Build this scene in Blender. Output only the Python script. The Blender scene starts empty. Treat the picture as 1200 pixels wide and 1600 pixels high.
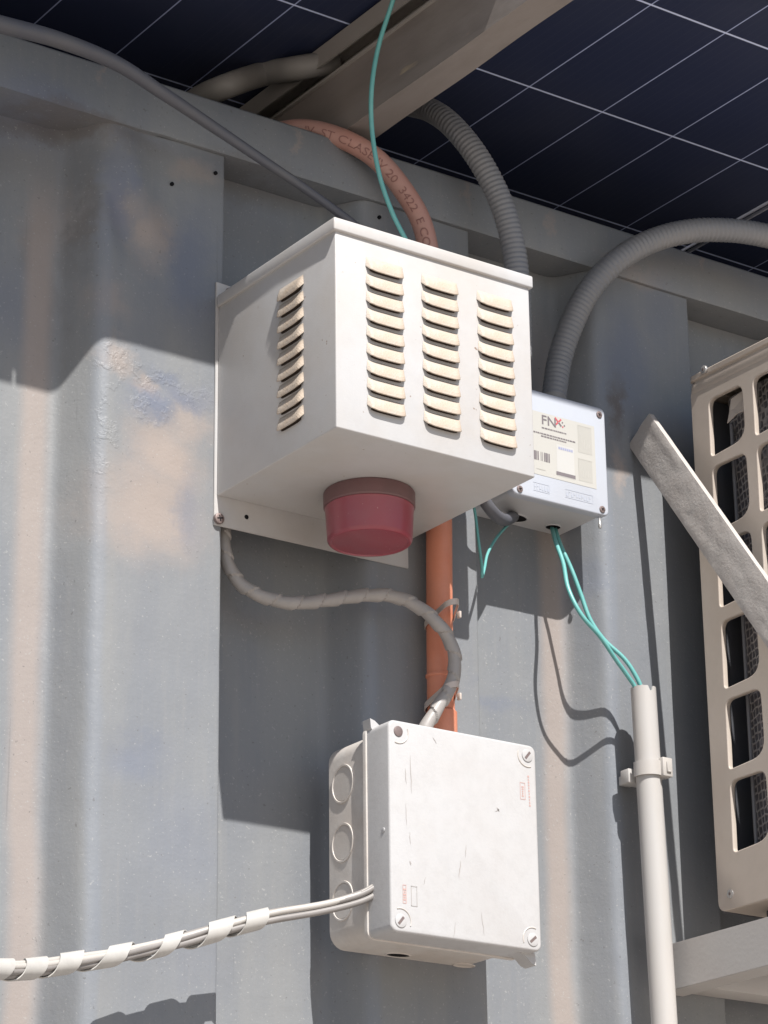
import bpy, bmesh, math, random
from mathutils import Vector, Matrix, noise
random.seed(7)
SC = bpy.context.scene
COL = SC.collection
R = math.radians

# ------------------------------------------------------------------ camera
CAM = Vector((-1.75, -2.45, 1.5))
YAW, PITCH, ROLL, FPX = R(35.2), R(20.82), R(-0.72), 4456.0     # focal length in pixels of a 1200x1600 picture
def _camrot():
    B = Matrix(((1,0,0),(0,0,-1),(0,1,0)))
    cy, sy = math.cos(YAW), math.sin(YAW); Ry = Matrix(((cy,0,-sy),(0,1,0),(sy,0,cy)))
    cp, sp = math.cos(PITCH), math.sin(PITCH); Rp = Matrix(((1,0,0),(0,cp,sp),(0,-sp,cp)))
    cr, sr = math.cos(ROLL), math.sin(ROLL); Rr = Matrix(((cr,-sr,0),(sr,cr,0),(0,0,1)))
    return Rr @ Rp @ Ry @ B
W2C = _camrot(); C2W = W2C.transposed()
cd = bpy.data.cameras.new('camera'); cam = bpy.data.objects.new('camera', cd); COL.objects.link(cam)
cam.location = CAM
cam.rotation_euler = (C2W @ Matrix(((1,0,0),(0,-1,0),(0,0,-1)))).to_euler()
cd.sensor_fit = 'VERTICAL'; cd.sensor_height = 32.0; cd.lens = FPX * 32.0 / 1600.0
cd.clip_start = 0.05; cd.clip_end = 3000
SC.camera = cam

# ------------------------------------------------------------------ light
SUNDIR = Vector((0.15, 1.0, -1.225)).normalized()               # the way the light travels
SUN_EL = math.asin(-SUNDIR.z)
SUN_AZ = math.atan2(-SUNDIR.x, -SUNDIR.y)
w = bpy.data.worlds.new('World'); SC.world = w; w.use_nodes = True
nt = w.node_tree; bg = nt.nodes['Background']
sky = nt.nodes.new('ShaderNodeTexSky'); sky.sky_type = 'NISHITA'; sky.sun_disc = False
sky.sun_elevation = SUN_EL; sky.sun_rotation = SUN_AZ % (2*math.pi); sky.dust_density = 1.0; sky.air_density = 1.0
nt.links.new(sky.outputs[0], bg.inputs[0]); bg.inputs[1].default_value = 0.076
sl = bpy.data.lights.new('sun', 'SUN'); sl.energy = 5.0; sl.angle = R(0.5); sl.color = (1.0, 0.965, 0.92)
so = bpy.data.objects.new('sun', sl); COL.objects.link(so)
so.rotation_euler = SUNDIR.to_track_quat('-Z', 'Y').to_euler(); so.location = (-1, -3, 5)
SC.view_settings.view_transform = 'Standard'; SC.view_settings.look = 'None'
SC.view_settings.exposure = 0.52; SC.view_settings.gamma = 1

# ------------------------------------------------------------------ where a sight line meets a real plane
def ray(px, py): return C2W @ Vector(((px-600)/FPX, (py-800)/FPX, 1.0))
def PY(px, py, y=0.0): d = ray(px, py); return CAM + d*((y-CAM.y)/d.y)
def PX(px, py, x): d = ray(px, py); return CAM + d*((x-CAM.x)/d.x)
def PZ(px, py, z): d = ray(px, py); return CAM + d*((z-CAM.z)/d.z)

# ------------------------------------------------------------------ materials
def mat(name, col=(.5,.5,.5), rough=.5, metal=0, spec=.5, tint=None, tscale=8, tamt=.5, tr=(.4,.7), dark=0, dscale=40,
        bump=0, bscale=200, bump2=0, b2scale=15, coat=0, stretch=(1,1,1), speck=None):
    m = bpy.data.materials.new(name); m.use_nodes = True; t = m.node_tree; N = t.nodes; Lk = t.links
    p = N['Principled BSDF']; p.inputs['Roughness'].default_value = rough; p.inputs['Metallic'].default_value = metal
    p.inputs['Specular IOR Level'].default_value = spec; p.inputs['Coat Weight'].default_value = coat
    tc = N.new('ShaderNodeTexCoord'); mp = N.new('ShaderNodeMapping'); mp.inputs['Scale'].default_value = stretch
    Lk.new(tc.outputs['Object'], mp.inputs[0])
    def nz(s, d=6, r=.6):
        n = N.new('ShaderNodeTexNoise'); n.inputs['Scale'].default_value = s; n.inputs['Detail'].default_value = d
        n.inputs['Roughness'].default_value = r; Lk.new(mp.outputs[0], n.inputs['Vector']); return n.outputs['Fac']
    def ramp(v, a, b, o=1.0):
        r_ = N.new('ShaderNodeMapRange'); r_.inputs[1].default_value = a; r_.inputs[2].default_value = b
        r_.inputs[4].default_value = o; Lk.new(v, r_.inputs[0]); return r_.outputs[0]
    def mix(fac, a, b, mode='MIX'):
        x = N.new('ShaderNodeMix'); x.data_type = 'RGBA'; x.blend_type = mode
        for s, v in ((x.inputs[0], fac), (x.inputs[6], a), (x.inputs[7], b)):
            if hasattr(v, 'links'): Lk.new(v, s)
            elif isinstance(v, (int, float)): s.default_value = v
            else: s.default_value = (*v, 1)
        return x.outputs[2]
    c = (*col,)
    if tint: c = mix(ramp(nz(tscale), tr[0], tr[1], tamt), c, tint)
    if dark: c = mix(ramp(nz(dscale, 8, .7), .45, .75, dark), c, tuple(v*.45 for v in col))
    if speck: c = mix(ramp(nz(speck[1], 3, .5), speck[2], speck[2]+.04, 1.0), c, speck[0])
    if hasattr(c, 'links'): Lk.new(c, p.inputs['Base Color'])
    else: p.inputs['Base Color'].default_value = (*c, 1)
    nrm = None
    for amt, s in ((bump, bscale), (bump2, b2scale)):
        if amt:
            b = N.new('ShaderNodeBump'); b.inputs['Strength'].default_value = min(1, amt*1.0); b.inputs['Distance'].default_value = amt*.002
            Lk.new(nz(s, 4), b.inputs['Height'])
            if nrm: Lk.new(nrm, b.inputs['Normal'])
            nrm = b.outputs[0]
    if nrm: Lk.new(nrm, p.inputs['Normal'])
    return m

WHITE = (.485, .48, .48)
M = {}
M['white'] = mat('dusty_white_powder_coat', WHITE, .42, tint=(.44,.395,.35), tscale=7, tamt=.6, dark=.10, dscale=35, bump=.25, bscale=500, speck=((.24,.17,.13), 120, .72), bump2=.5, b2scale=9)
M['louver'] = mat('dust_caked_white_paint', (.47,.42,.365), .6, tint=(.45,.365,.285), tscale=60, tamt=.9, tr=(.35,.6), bump=.6, bscale=400)
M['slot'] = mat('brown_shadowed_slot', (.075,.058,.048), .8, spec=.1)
M['black'] = mat('dark_opening', (.012,.011,.012), .8, spec=.1)
M['lightblock'] = mat('dark_blue_light_block', (.03,.035,.09), .6)
M['hole'] = mat('drill_hole', (.01,.01,.012), .9, spec=.1)
M['pvcbox'] = mat('weathered_white_plastic', (.46,.455,.455), .45, tint=(.41,.385,.37), tscale=22, tamt=.3, dark=.12, dscale=90, bump=.3, bscale=300)
M['pvcside'] = mat('weathered_grey_white_plastic', (.55,.52,.49), .45, tint=(.46,.39,.33), tscale=20, tamt=.5, dark=.2, dscale=70, bump=.3, bscale=300)
M['fnx'] = mat('bluish_white_plastic', (.455,.48,.535), .4, tint=(.43,.445,.475), tscale=20, tamt=.4)
M['fnxside'] = mat('grey_white_plastic', (.52,.52,.53), .45, tint=(.45,.43,.42), tscale=25, tamt=.5)
M['sticker'] = mat('sticker_paper', (.47,.46,.43), .5)
M['sticker2'] = mat('sticker_printed_box', (.42,.41,.38), .5)
M['ink'] = mat('grey_ink', (.17,.15,.16), .6)
M['inkred'] = mat('red_ink', (.5,.10,.12), .6)
M['fadedred'] = mat('faded_red_ink', (.50,.32,.29), .6)
M['emboss'] = mat('embossed_mark', (.42,.45,.52), .5)
M['screw'] = mat('oxidised_screw', (.22,.17,.16), .5, metal=.4, dark=.5, dscale=300)
M['scratch'] = mat('scratch_mark', (.36,.335,.32), .7)
M['orange'] = mat('orange_plastic_conduit', (.60,.215,.125), .5, tint=(.56,.25,.17), tscale=14, tamt=.7, dark=.15, dscale=60, bump=.2, bscale=200)
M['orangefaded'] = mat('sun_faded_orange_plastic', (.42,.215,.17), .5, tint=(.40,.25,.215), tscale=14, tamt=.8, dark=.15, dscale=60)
M['orangeink'] = mat('brown_printing', (.25,.12,.10), .7)
M['greyflex'] = mat('grey_flexible_conduit', (.20,.205,.22), .45, tint=(.25,.24,.235), tscale=12, tamt=.6)
M['greypipe'] = mat('grey_smooth_conduit', (.24,.23,.22), .5, tint=(.30,.28,.25), tscale=12, tamt=.5)
M['hose'] = mat('dark_grey_hose', (.085,.088,.105), .5, tint=(.12,.118,.122), tscale=15, tamt=.6)
M['teal'] = mat('teal_wire_insulation', (.12,.37,.355), .38, tint=(.17,.42,.40), tscale=60, tamt=.5)
M['tape'] = mat('grey_wrapping_tape', (.31,.29,.275), .45, tint=(.38,.35,.33), tscale=40, tamt=.6, bump=.3, bscale=200)
M['tie'] = mat('clear_cable_tie', (.48,.42,.38), .35)
M['whitecable'] = mat('white_cable', (.44,.415,.385), .4, dark=.15, dscale=50)
M['greycable'] = mat('grey_cable', (.22,.205,.195), .45, tint=(.28,.26,.245), tscale=40, tamt=.6)
M['wrap'] = mat('white_spiral_wrap', (.46,.445,.42), .35, dark=.25, dscale=60)
M['pvc'] = mat('white_pvc_pipe', (.455,.445,.435), .35, tint=(.43,.385,.34), tscale=10, tamt=.6, bump=.15, bscale=200, stretch=(1,1,.25))
M['acpaint'] = mat('beige_enamel', (.48,.42,.365), .4, tint=(.41,.34,.285), tscale=7, tamt=.6, dark=.1, dscale=60, bump=.2, bscale=300)
M['acdark'] = mat('dark_interior', (.085,.088,.10), .7)
M['acpipe'] = mat('dull_grey_tube', (.14,.14,.15), .5)
M['galv'] = mat('rough_galvanised_steel', (.47,.44,.415), .65, metal=0, tint=(.42,.375,.345), tscale=30, tamt=.5, dark=.08, dscale=120, bump=.5, bscale=260, bump2=.6, b2scale=45)
M['armpaint'] = mat('grey_painted_steel', (.46,.44,.42), .5, tint=(.40,.36,.34), tscale=12, tamt=.5, bump=.3, bscale=200)
M['beam'] = mat('grey_brown_primed_steel', (.25,.222,.205), .6, tint=(.20,.165,.145), tscale=6, tamt=.8, dark=.35, dscale=25, bump=.4, bscale=120, stretch=(1,.3,1.5), speck=((.36,.30,.22), 22, .70))
M['alu'] = mat('aluminium_rail', (.33,.305,.28), .5, metal=0, tint=(.28,.25,.225), tscale=10, tamt=.5)
M['frame'] = mat('anodised_frame', (.5,.52,.6), .35, metal=.3)
M['lensred'] = mat('dusty_red_lens', (.285,.047,.068), .28, tint=(.25,.095,.11), tscale=14, tamt=.6, speck=((.5,.3,.27), 220, .72), coat=.2)
M['lensbase'] = mat('dusty_dark_base', (.15,.085,.085), .5, tint=(.20,.095,.10), tscale=18, tamt=.6)
M['metal'] = mat('bright_screw', (.62,.60,.58), .3, metal=.7)

def wall_material():
    m = bpy.data.materials.new('worn_grey_container_paint'); m.use_nodes = True; t = m.node_tree; N = t.nodes; Lk = t.links
    p = N['Principled BSDF']; p.inputs['Roughness'].default_value = .5; p.inputs['Specular IOR Level'].default_value = .35
    tc = N.new('ShaderNodeTexCoord'); P0 = tc.outputs['Object']
    def nz(s, d=5, r=.55, sc=(1,1,1)):
        mp = N.new('ShaderNodeMapping'); mp.inputs['Scale'].default_value = sc; Lk.new(P0, mp.inputs[0])
        n = N.new('ShaderNodeTexNoise'); n.inputs['Scale'].default_value = s; n.inputs['Detail'].default_value = d
        n.inputs['Roughness'].default_value = r; Lk.new(mp.outputs[0], n.inputs['Vector']); return n
    def math_(op, a, b=0.0, c=None):
        x = N.new('ShaderNodeMath'); x.operation = op
        for i, v in enumerate((a, b) if c is None else (a, b, c)):
            if hasattr(v, 'links'): Lk.new(v, x.inputs[i])
            else: x.inputs[i].default_value = v
        return x.outputs[0]
    def rng(v, a, b, o0=0.0, o1=1.0, smooth=True):
        r_ = N.new('ShaderNodeMapRange'); r_.interpolation_type = 'SMOOTHSTEP' if smooth else 'LINEAR'
        for i, q in enumerate((a, b, o0, o1)): r_.inputs[i+1].default_value = q
        Lk.new(v, r_.inputs[0]); return r_.outputs[0]
    def mix(fac, a, b):
        x = N.new('ShaderNodeMix'); x.data_type = 'RGBA'
        for s, v in ((x.inputs[0], fac), (x.inputs[6], a), (x.inputs[7], b)):
            if hasattr(v, 'links'): Lk.new(v, s)
            elif isinstance(v, (int, float)): s.default_value = v
            else: s.default_value = (*v, 1)
        return x.outputs[2]
    dn = nz(10, 10, .72)
    off = N.new('ShaderNodeVectorMath'); off.operation = 'MULTIPLY_ADD'; Lk.new(dn.outputs['Color'], off.inputs[0])
    off.inputs[1].default_value = (.11,.11,.11); Lk.new(P0, off.inputs[2])
    off2 = N.new('ShaderNodeVectorMath'); off2.operation = 'SUBTRACT'; Lk.new(off.outputs[0], off2.inputs[0]); off2.inputs[1].default_value = (.055,.055,.055)
    sep = N.new('ShaderNodeSeparateXYZ'); Lk.new(off2.outputs[0], sep.inputs[0])
    raw = N.new('ShaderNodeSeparateXYZ'); Lk.new(P0, raw.inputs[0])
    def blobs(lst):
        tot = None
        for (px, py, rx, ry, a) in lst:
            q = PY(px, py, 0)
            dx = math_('MULTIPLY', math_('SUBTRACT', sep.outputs[0], q.x), 1130/rx)
            dz = math_('MULTIPLY', math_('SUBTRACT', sep.outputs[2], q.z), 1400/ry)
            d = math_('SQRT', math_('ADD', math_('MULTIPLY', dx, dx), math_('MULTIPLY', dz, dz)))
            v = rng(d, 1.45, .15, 0, a)
            tot = v if tot is None else math_('MAXIMUM', tot, v)
        return tot
    base = mix(rng(nz(5, 5, .6, (2.2, 1, .35)).outputs['Fac'], .35, .68), (.186,.197,.214), (.220,.226,.230))
    base = mix(rng(nz(60, 3, .5, (3, 1, .15)).outputs['Fac'], .5, .8, 0, .22), base, (.25,.245,.24))
    beige = blobs(((262,720,62,85,1), (235,800,80,85,.95), (300,660,44,60,.8), (222,600,22,26,.9), (172,565,26,30,.75),
                   (235,372,40,58,.9), (195,325,28,46,.7), (170,470,30,40,.5), (110,330,34,60,.45), (965,735,12,34,.8), (300,270,36,20,.5), (990,420,60,14,.4), (160,105,5,30,.55), (312,128,6,30,.6), (456,222,5,24,.6), (728,302,6,30,.6), (852,345,5,26,.5), (1086,410,6,26,.6)))
    base = mix(beige, base, (.305,.262,.238))
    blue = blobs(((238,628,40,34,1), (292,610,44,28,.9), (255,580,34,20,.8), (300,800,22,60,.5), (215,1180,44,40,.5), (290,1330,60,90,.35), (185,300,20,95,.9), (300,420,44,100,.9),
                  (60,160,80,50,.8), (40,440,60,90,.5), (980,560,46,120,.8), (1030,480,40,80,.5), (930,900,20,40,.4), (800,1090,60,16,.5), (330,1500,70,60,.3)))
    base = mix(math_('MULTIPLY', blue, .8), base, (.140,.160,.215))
    brown = blobs(((972,640,14,60,.8), (120,190,110,22,.5), (150,330,12,80,.35), (100,420,20,140,.3), (400,270,90,30,.4), (60,230,90,60,.2)))
    base = mix(brown, base, (.125,.108,.098))
    # warm peach stripe along the foot of each slope (where the corrugation turns inwards)
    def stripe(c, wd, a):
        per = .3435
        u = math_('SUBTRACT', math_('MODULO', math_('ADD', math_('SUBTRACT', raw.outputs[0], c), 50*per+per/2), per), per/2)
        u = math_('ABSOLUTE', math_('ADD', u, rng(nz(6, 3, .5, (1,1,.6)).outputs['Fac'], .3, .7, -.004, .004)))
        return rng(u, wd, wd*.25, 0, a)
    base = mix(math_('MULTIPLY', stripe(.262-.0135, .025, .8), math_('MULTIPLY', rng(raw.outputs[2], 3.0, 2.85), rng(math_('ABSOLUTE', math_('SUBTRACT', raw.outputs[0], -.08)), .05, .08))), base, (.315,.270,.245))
    base = mix(math_('MULTIPLY', stripe(.297+.006, .012, .35), rng(raw.outputs[2], 3.0, 2.85)), base, (.19,.215,.26))
    sp = nz(330, 2, .5).outputs['Fac']
    base = mix(rng(sp, .66, .72, 0, .45), base, (.36,.36,.35))
    base = mix(rng(nz(210, 2, .5).outputs['Fac'], .70, .74, 0, .5), base, (.11,.105,.105))
    base = mix(rng(nz(48, 8, .75, (1, 1, .7)).outputs['Fac'], .725, .735, 0, .8, False), base, (.10,.075,.062))
    base = mix(rng(nz(70, 8, .7, (1.4, 1, .8)).outputs['Fac'], .715, .725, 0, .6, False), base, (.33,.32,.30))
    sc = nz(30, 4, .6, (5, 1, .12)).outputs['Fac']
    base = mix(rng(sc, .68, .74, 0, .3), base, (.13,.13,.135))
    Lk.new(base, p.inputs['Base Color'])
    b1 = N.new('ShaderNodeBump'); b1.inputs['Strength'].default_value = .45; b1.inputs['Distance'].default_value = .0007; Lk.new(nz(260, 4, .6).outputs['Fac'], b1.inputs['Height'])
    b2 = N.new('ShaderNodeBump'); b2.inputs['Strength'].default_value = .5; b2.inputs['Distance'].default_value = .004; Lk.new(nz(14, 3, .5).outputs['Fac'], b2.inputs['Height']); Lk.new(b1.outputs[0], b2.inputs['Normal'])
    # blistered, peeling paint
    bl = blobs(((168,570,24,40,1), (165,680,14,90,.8), (230,585,46,24,1), (225,640,40,20,.8), (290,600,50,16,.7), (300,850,24,10,.8)))
    rid = nz(26, 6, .6); rd = math_('ABSOLUTE', math_('SUBTRACT', rid.outputs['Fac'], .5)); rd = rng(rd, .05, 0)
    hh = math_('MULTIPLY', rd, bl)
    b3 = N.new('ShaderNodeBump'); b3.inputs['Strength'].default_value = .4; b3.inputs['Distance'].default_value = .0015; Lk.new(hh, b3.inputs['Height']); Lk.new(b2.outputs[0], b3.inputs['Normal'])
    Lk.new(b3.outputs[0], p.inputs['Normal'])
    return m
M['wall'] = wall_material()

def panel_material():
    m = bpy.data.materials.new('solar_cells'); m.use_nodes = True; t = m.node_tree; N = t.nodes; Lk = t.links
    p = N['Principled BSDF']; p.inputs['Roughness'].default_value = .22; p.inputs['Specular IOR Level'].default_value = .12
    tc = N.new('ShaderNodeTexCoord'); s = N.new('ShaderNodeSeparateXYZ'); Lk.new(tc.outputs['Object'], s.inputs[0])
    def ma(op, a, b=0.0):
        x = N.new('ShaderNodeMath'); x.operation = op
        for i, v in enumerate((a, b)):
            if hasattr(v, 'links'): Lk.new(v, x.inputs[i])
            else: x.inputs[i].default_value = v
        return x.outputs[0]
    def line(co, per, wd):
        u = ma('ABSOLUTE', ma('SUBTRACT', ma('MODULO', ma('ADD', co, 40*per+per/2), per), per/2))
        r_ = N.new('ShaderNodeMapRange'); r_.inputs[1].default_value = wd; r_.inputs[2].default_value = wd*.6; Lk.new(u, r_.inputs[0]); return r_.outputs[0]
    lx = line(s.outputs[0], .1158, .0011); ly = line(s.outputs[1], .2335, .0019)
    nzz = N.new('ShaderNodeTexNoise'); nzz.inputs['Scale'].default_value = 4; Lk.new(tc.outputs['Object'], nzz.inputs['Vector'])
    def mix(f, a, b):
        x = N.new('ShaderNodeMix'); x.data_type = 'RGBA'
        for q, v in ((x.inputs[0], f), (x.inputs[6], a), (x.inputs[7], b)):
            if hasattr(v, 'links'): Lk.new(v, q)
            else: q.default_value = (*v, 1)
        return x.outputs[2]
    nr = N.new('ShaderNodeMapRange'); nr.inputs[1].default_value = .4; nr.inputs[2].default_value = .7; Lk.new(nzz.outputs['Fac'], nr.inputs[0])
    c = mix(nr.outputs[0], (.030,.038,.078), (.042,.050,.088))
    fine = line(s.outputs[0], .0129, .0005)
    fm = ma('MULTIPLY', fine, .10)
    c = mix(fm, c, (.12,.12,.16))
    c = mix(ma('MULTIPLY', lx, .9), c, (.42,.49,.74)); c = mix(ly, c, (.62,.70,.95))  # light through the gaps between cells, painted as bluish lines
    Lk.new(c, p.inputs['Base Color']); return m
M['cells'] = panel_material()

def coil_material():
    m = bpy.data.materials.new('coil_guard_mesh'); m.use_nodes = True; t = m.node_tree; N = t.nodes; Lk = t.links
    p = N['Principled BSDF']; p.inputs['Roughness'].default_value = .6
    tc = N.new('ShaderNodeTexCoord'); mp = N.new('ShaderNodeMapping'); mp.inputs['Scale'].default_value = (1, 1.0, .62); mp.inputs['Rotation'].default_value = (R(8), 0, 0)
    Lk.new(tc.outputs['Object'], mp.inputs[0])
    v = N.new('ShaderNodeTexVoronoi'); v.feature = 'DISTANCE_TO_EDGE'; v.inputs['Scale'].default_value = 165; v.inputs['Randomness'].default_value = .35; Lk.new(mp.outputs[0], v.inputs['Vector'])
    r_ = N.new('ShaderNodeMapRange'); r_.inputs[1].default_value = .08; r_.inputs[2].default_value = .22; Lk.new(v.outputs['Distance'], r_.inputs[0])
    x = N.new('ShaderNodeMix'); x.data_type = 'RGBA'; Lk.new(r_.outputs[0], x.inputs[0]); x.inputs[6].default_value = (.36,.335,.33,1); x.inputs[7].default_value = (.11,.105,.115,1)
    Lk.new(x.outputs[2], p.inputs['Base Color'])
    b = N.new('ShaderNodeBump'); b.inputs['Strength'].default_value = .8; b.inputs['Distance'].default_value = .003; b.invert = True
    Lk.new(r_.outputs[0], b.inputs['Height']); Lk.new(b.outputs[0], p.inputs['Normal']); return m
M['coil'] = coil_material()
M['sand'] = mat('dry_sandy_ground', (.42,.37,.32), .9, tint=(.35,.305,.265), tscale=.6, tamt=.7, bump=1, bscale=12)

# ------------------------------------------------------------------ object helpers
def thing(name, label, cat, loc=(0,0,0), group=None):
    o = bpy.data.objects.new(name, None); COL.objects.link(o); o.location = loc; o.empty_display_size = .05
    o['label'] = label; o['category'] = cat
    if group: o['group'] = group
    return o
def tag(o, label, cat, group=None):
    o['label'] = label; o['category'] = cat
    if group: o['group'] = group
    return o
def obj(name, bm, m, parent=None, smooth=True, loc=None, ang=35):
    me = bpy.data.meshes.new(name)
    bmesh.ops.recalc_face_normals(bm, faces=bm.faces[:]) if getattr(bm, '_rc', False) else None
    bm.to_mesh(me); bm.free()
    for x in (m if isinstance(m, (list, tuple)) else [m]): me.materials.append(x)
    if smooth:
        me.polygons.foreach_set('use_smooth', [True]*len(me.polygons))
        if ang < 180: me.set_sharp_from_angle(angle=R(ang))
    o = bpy.data.objects.new(name, me); COL.objects.link(o)
    if parent:
        o.parent = parent
        base = Vector(parent.location); q = parent.parent
        while q: base = base + Vector(q.location); q = q.parent
        if loc is None:                       # mesh given in world coordinates
            me.transform(Matrix.Translation(-base))
        else: o.location = Vector(loc) - base
    elif loc is not None: o.location = loc
    return o
def box(bm, x0, x1, y0, y1, z0, z1, bev=0, seg=2, mi=0):
    v = [bm.verts.new((x, y, z)) for x in (x0, x1) for y in (y0, y1) for z in (z0, z1)]
    fs = [(0,1,3,2),(4,6,7,5),(0,4,5,1),(2,3,7,6),(0,2,6,4),(1,5,7,3)]
    F = [bm.faces.new([v[i] for i in f]) for f in fs]
    for f in F: f.material_index = mi
    bmesh.ops.recalc_face_normals(bm, faces=F)
    if bev:
        es = set(e for f in F for e in f.edges)
        r_ = bmesh.ops.bevel(bm, geom=list(es), offset=bev, segments=seg, affect='EDGES', profile=.5, clamp_overlap=True, material=mi)
    return bm
def rrect(w, h, r, n=6):
    pts = []
    for (cx, cz, a0) in ((w/2-r, h/2-r, 0), (-w/2+r, h/2-r, 90), (-w/2+r, -h/2+r, 180), (w/2-r, -h/2+r, 270)):
        for i in range(n+1):
            a = R(a0 + 90*i/n); pts.append((cx + r*math.cos(a), cz + r*math.sin(a)))
    return pts
def loft(bm, rings, cap0=True, cap1=True, mi=0):
    V = [[bm.verts.new(p) for p in ring] for ring in rings]
    n = len(V[0]); F = []
    for a, b in zip(V, V[1:]):
        for i in range(n): F.append(bm.faces.new((a[i], a[(i+1)%n], b[(i+1)%n], b[i])))
    if cap0: F.append(bm.faces.new(V[0][::-1]))
    if cap1: F.append(bm.faces.new(V[-1]))
    for f in F: f.material_index = mi
    bmesh.ops.recalc_face_normals(bm, faces=F)
    return V
def rbox(bm, cx, cz, w, h, r, y0, y1, fr=.002, mi=0, taper=0):
    """rounded rectangle standing in the XZ plane, from depth y0 (wall side) to y1 (viewer side, smaller y), front edge rounded"""
    s = 1 if y1 < y0 else -1
    rings = [[(cx+a, y0, cz+b) for a, b in rrect(w-2*taper, h-2*taper, max(r-taper, .0005))]]
    n = 4
    for i in range(n+1):
        t = R(90*i/n); ins = fr*(1-math.cos(t)); yy = y1 + s*fr*(1-math.sin(t))
        rings.append([(cx+a, yy, cz+b) for a, b in rrect(w-2*ins, h-2*ins, max(r-ins, .0005))])
    loft(bm, rings, mi=mi); return bm
def catmull(P, n=16):
    P = [Vector(p) for p in P]; Q = [P[0]*2-P[1]] + P + [P[-1]*2-P[-2]]; out = []
    for i in range(1, len(Q)-2):
        a, b, c, d = Q[i-1:i+3]
        for k in range(n):
            t = k/n
            out.append(.5*((2*b)+(c-a)*t+(2*a-5*b+4*c-d)*t*t+(3*b-a-3*c+d)*t**3))
    out.append(P[-1]); return out
def resample(pts, step):
    out = [pts[0].copy()]; acc = 0
    for a, b in zip(pts, pts[1:]):
        L = (b-a).length
        if L == 0: continue
        while acc + L >= step:
            t = (step-acc)/L; a = a.lerp(b, t); out.append(a.copy()); L = (b-a).length; acc = 0
            if L == 0: break
        acc += L
    out.append(pts[-1].copy()); return out
def frames(pts):
    T = []
    for i in range(len(pts)):
        a = pts[max(0, i-1)]; b = pts[min(len(pts)-1, i+1)]; T.append((b-a).normalized())
    ref = Vector((0,-1,0)) if abs(T[0].y) < .9 else Vector((1,0,0))
    U = (ref - T[0]*ref.dot(T[0])).normalized(); out = []
    for t in T:
        U = (U - t*U.dot(t)).normalized(); out.append((t, U, t.cross(U)))
    return out
def tube(bm, pts, rad, seg=20, rf=None, caps=True, mi=0):
    F = frames(pts); rings = []; s = 0
    for i, (p, (t, u, v)) in enumerate(zip(pts, F)):
        if i: s += (p-pts[i-1]).length
        ring = []
        for k in range(seg):
            a = 2*math.pi*k/seg; r_ = rad(i/(len(pts)-1)) if callable(rad) else rad
            if rf: r_ *= rf(s, a)
            ring.append(p + (u*math.cos(a) + v*math.sin(a))*r_)
        rings.append(ring)
    loft(bm, rings, caps, caps, mi); return bm
def cyl(bm, c, ax, r, h, seg=24, r2=None, mi=0, bev=0):
    """cylinder from c along unit axis ax for length h"""
    ax = Vector(ax).normalized(); u = ax.orthogonal().normalized(); v = ax.cross(u); r2 = r if r2 is None else r2; c = Vector(c)
    def ring(rr, hh): return [c + ax*hh + (u*math.cos(2*math.pi*k/seg)+v*math.sin(2*math.pi*k/seg))*rr for k in range(seg)]
    rs = [ring(r, 0)]
    if bev: rs += [ring(r2, h-bev), ring(r2-bev*.3, h-bev*.3), ring(r2-bev, h)]
    else: rs.append(ring(r2, h))
    loft(bm, rs, mi=mi); return bm
def text_mesh(s, size):
    cu = bpy.data.curves.new('lettering', 'FONT'); cu.body = s; cu.size = size; cu.resolution_u = 3
    o = bpy.data.objects.new('lettering', cu); COL.objects.link(o)
    dg = bpy.context.evaluated_depsgraph_get(); dg.update()
    me = bpy.data.meshes.new_from_object(o.evaluated_get(dg)); COL.objects.unlink(o); bpy.data.objects.remove(o)
    return me
def add_text(bm, s, size, org, ux, uz, sx=1.0, mi=0, bold=0):
    me = text_mesh(s, size); org = Vector(org); ux = Vector(ux); uz = Vector(uz)
    offs = [(0,0)] if not bold else [(0,0),(bold,0),(0,bold)]
    nrm = ux.cross(uz)
    for j, (ox, oz) in enumerate(offs):
        vs = [bm.verts.new(org + ux*((v.co.x+ox)*sx) + uz*(v.co.y+oz) + nrm*(j*2e-5)) for v in me.vertices]
        for f in me.polygons:
            try: bm.faces.new([vs[i] for i in f.vertices]).material_index = mi
            except ValueError: pass
def quad(bm, x0, x1, z0, z1, y, mi=0):
    f = bm.faces.new([bm.verts.new(p) for p in ((x0,y,z0),(x1,y,z0),(x1,y,z1),(x0,y,z1))]); f.material_index = mi

# ------------------------------------------------------------------ ground
bm = bmesh.new()
bmesh.ops.create_grid(bm, x_segments=40, y_segments=40, size=600)
g = obj('ground', bm, M['sand'], smooth=False); g['kind'] = 'structure'

# ------------------------------------------------------------------ the container
FLAT, SL, SR, DEP, PER = .1535, .028, .018, .047, .3435
X0 = .297                                   # left end of one outer flat (they repeat every PER)
RAILZ0, RAILZ1 = 3.026, 3.092
cont = thing('shipping_container', 'weathered grey corrugated steel container wall with a flat top rail, blotched beige and blue', 'container', (0, 0, 0))
def corner(a, b, c, r, n=4):
    """round the corner b between a and c"""
    a, b, c = Vector(a), Vector(b), Vector(c); d1 = (a-b).normalized(); d2 = (c-b).normalized()
    p, q = b+d1*r, b+d2*r
    return [tuple(p*(1-t)**2 + b*2*t*(1-t) + q*t*t) for t in [i/n for i in range(n+1)]]
prof = []
k0, k1 = -6, 8
raw = []
for k in range(k0, k1):
    x = X0 + k*PER
    raw += [(x, 0, .012), (x+FLAT, 0, .0028), (x+FLAT+SR, DEP, .006), (x+PER-SL, DEP, .010)]
pr = []
for i in range(1, len(raw)-1):
    pr += corner(raw[i-1][:2], raw[i][:2], raw[i+1][:2], raw[i][2])
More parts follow.
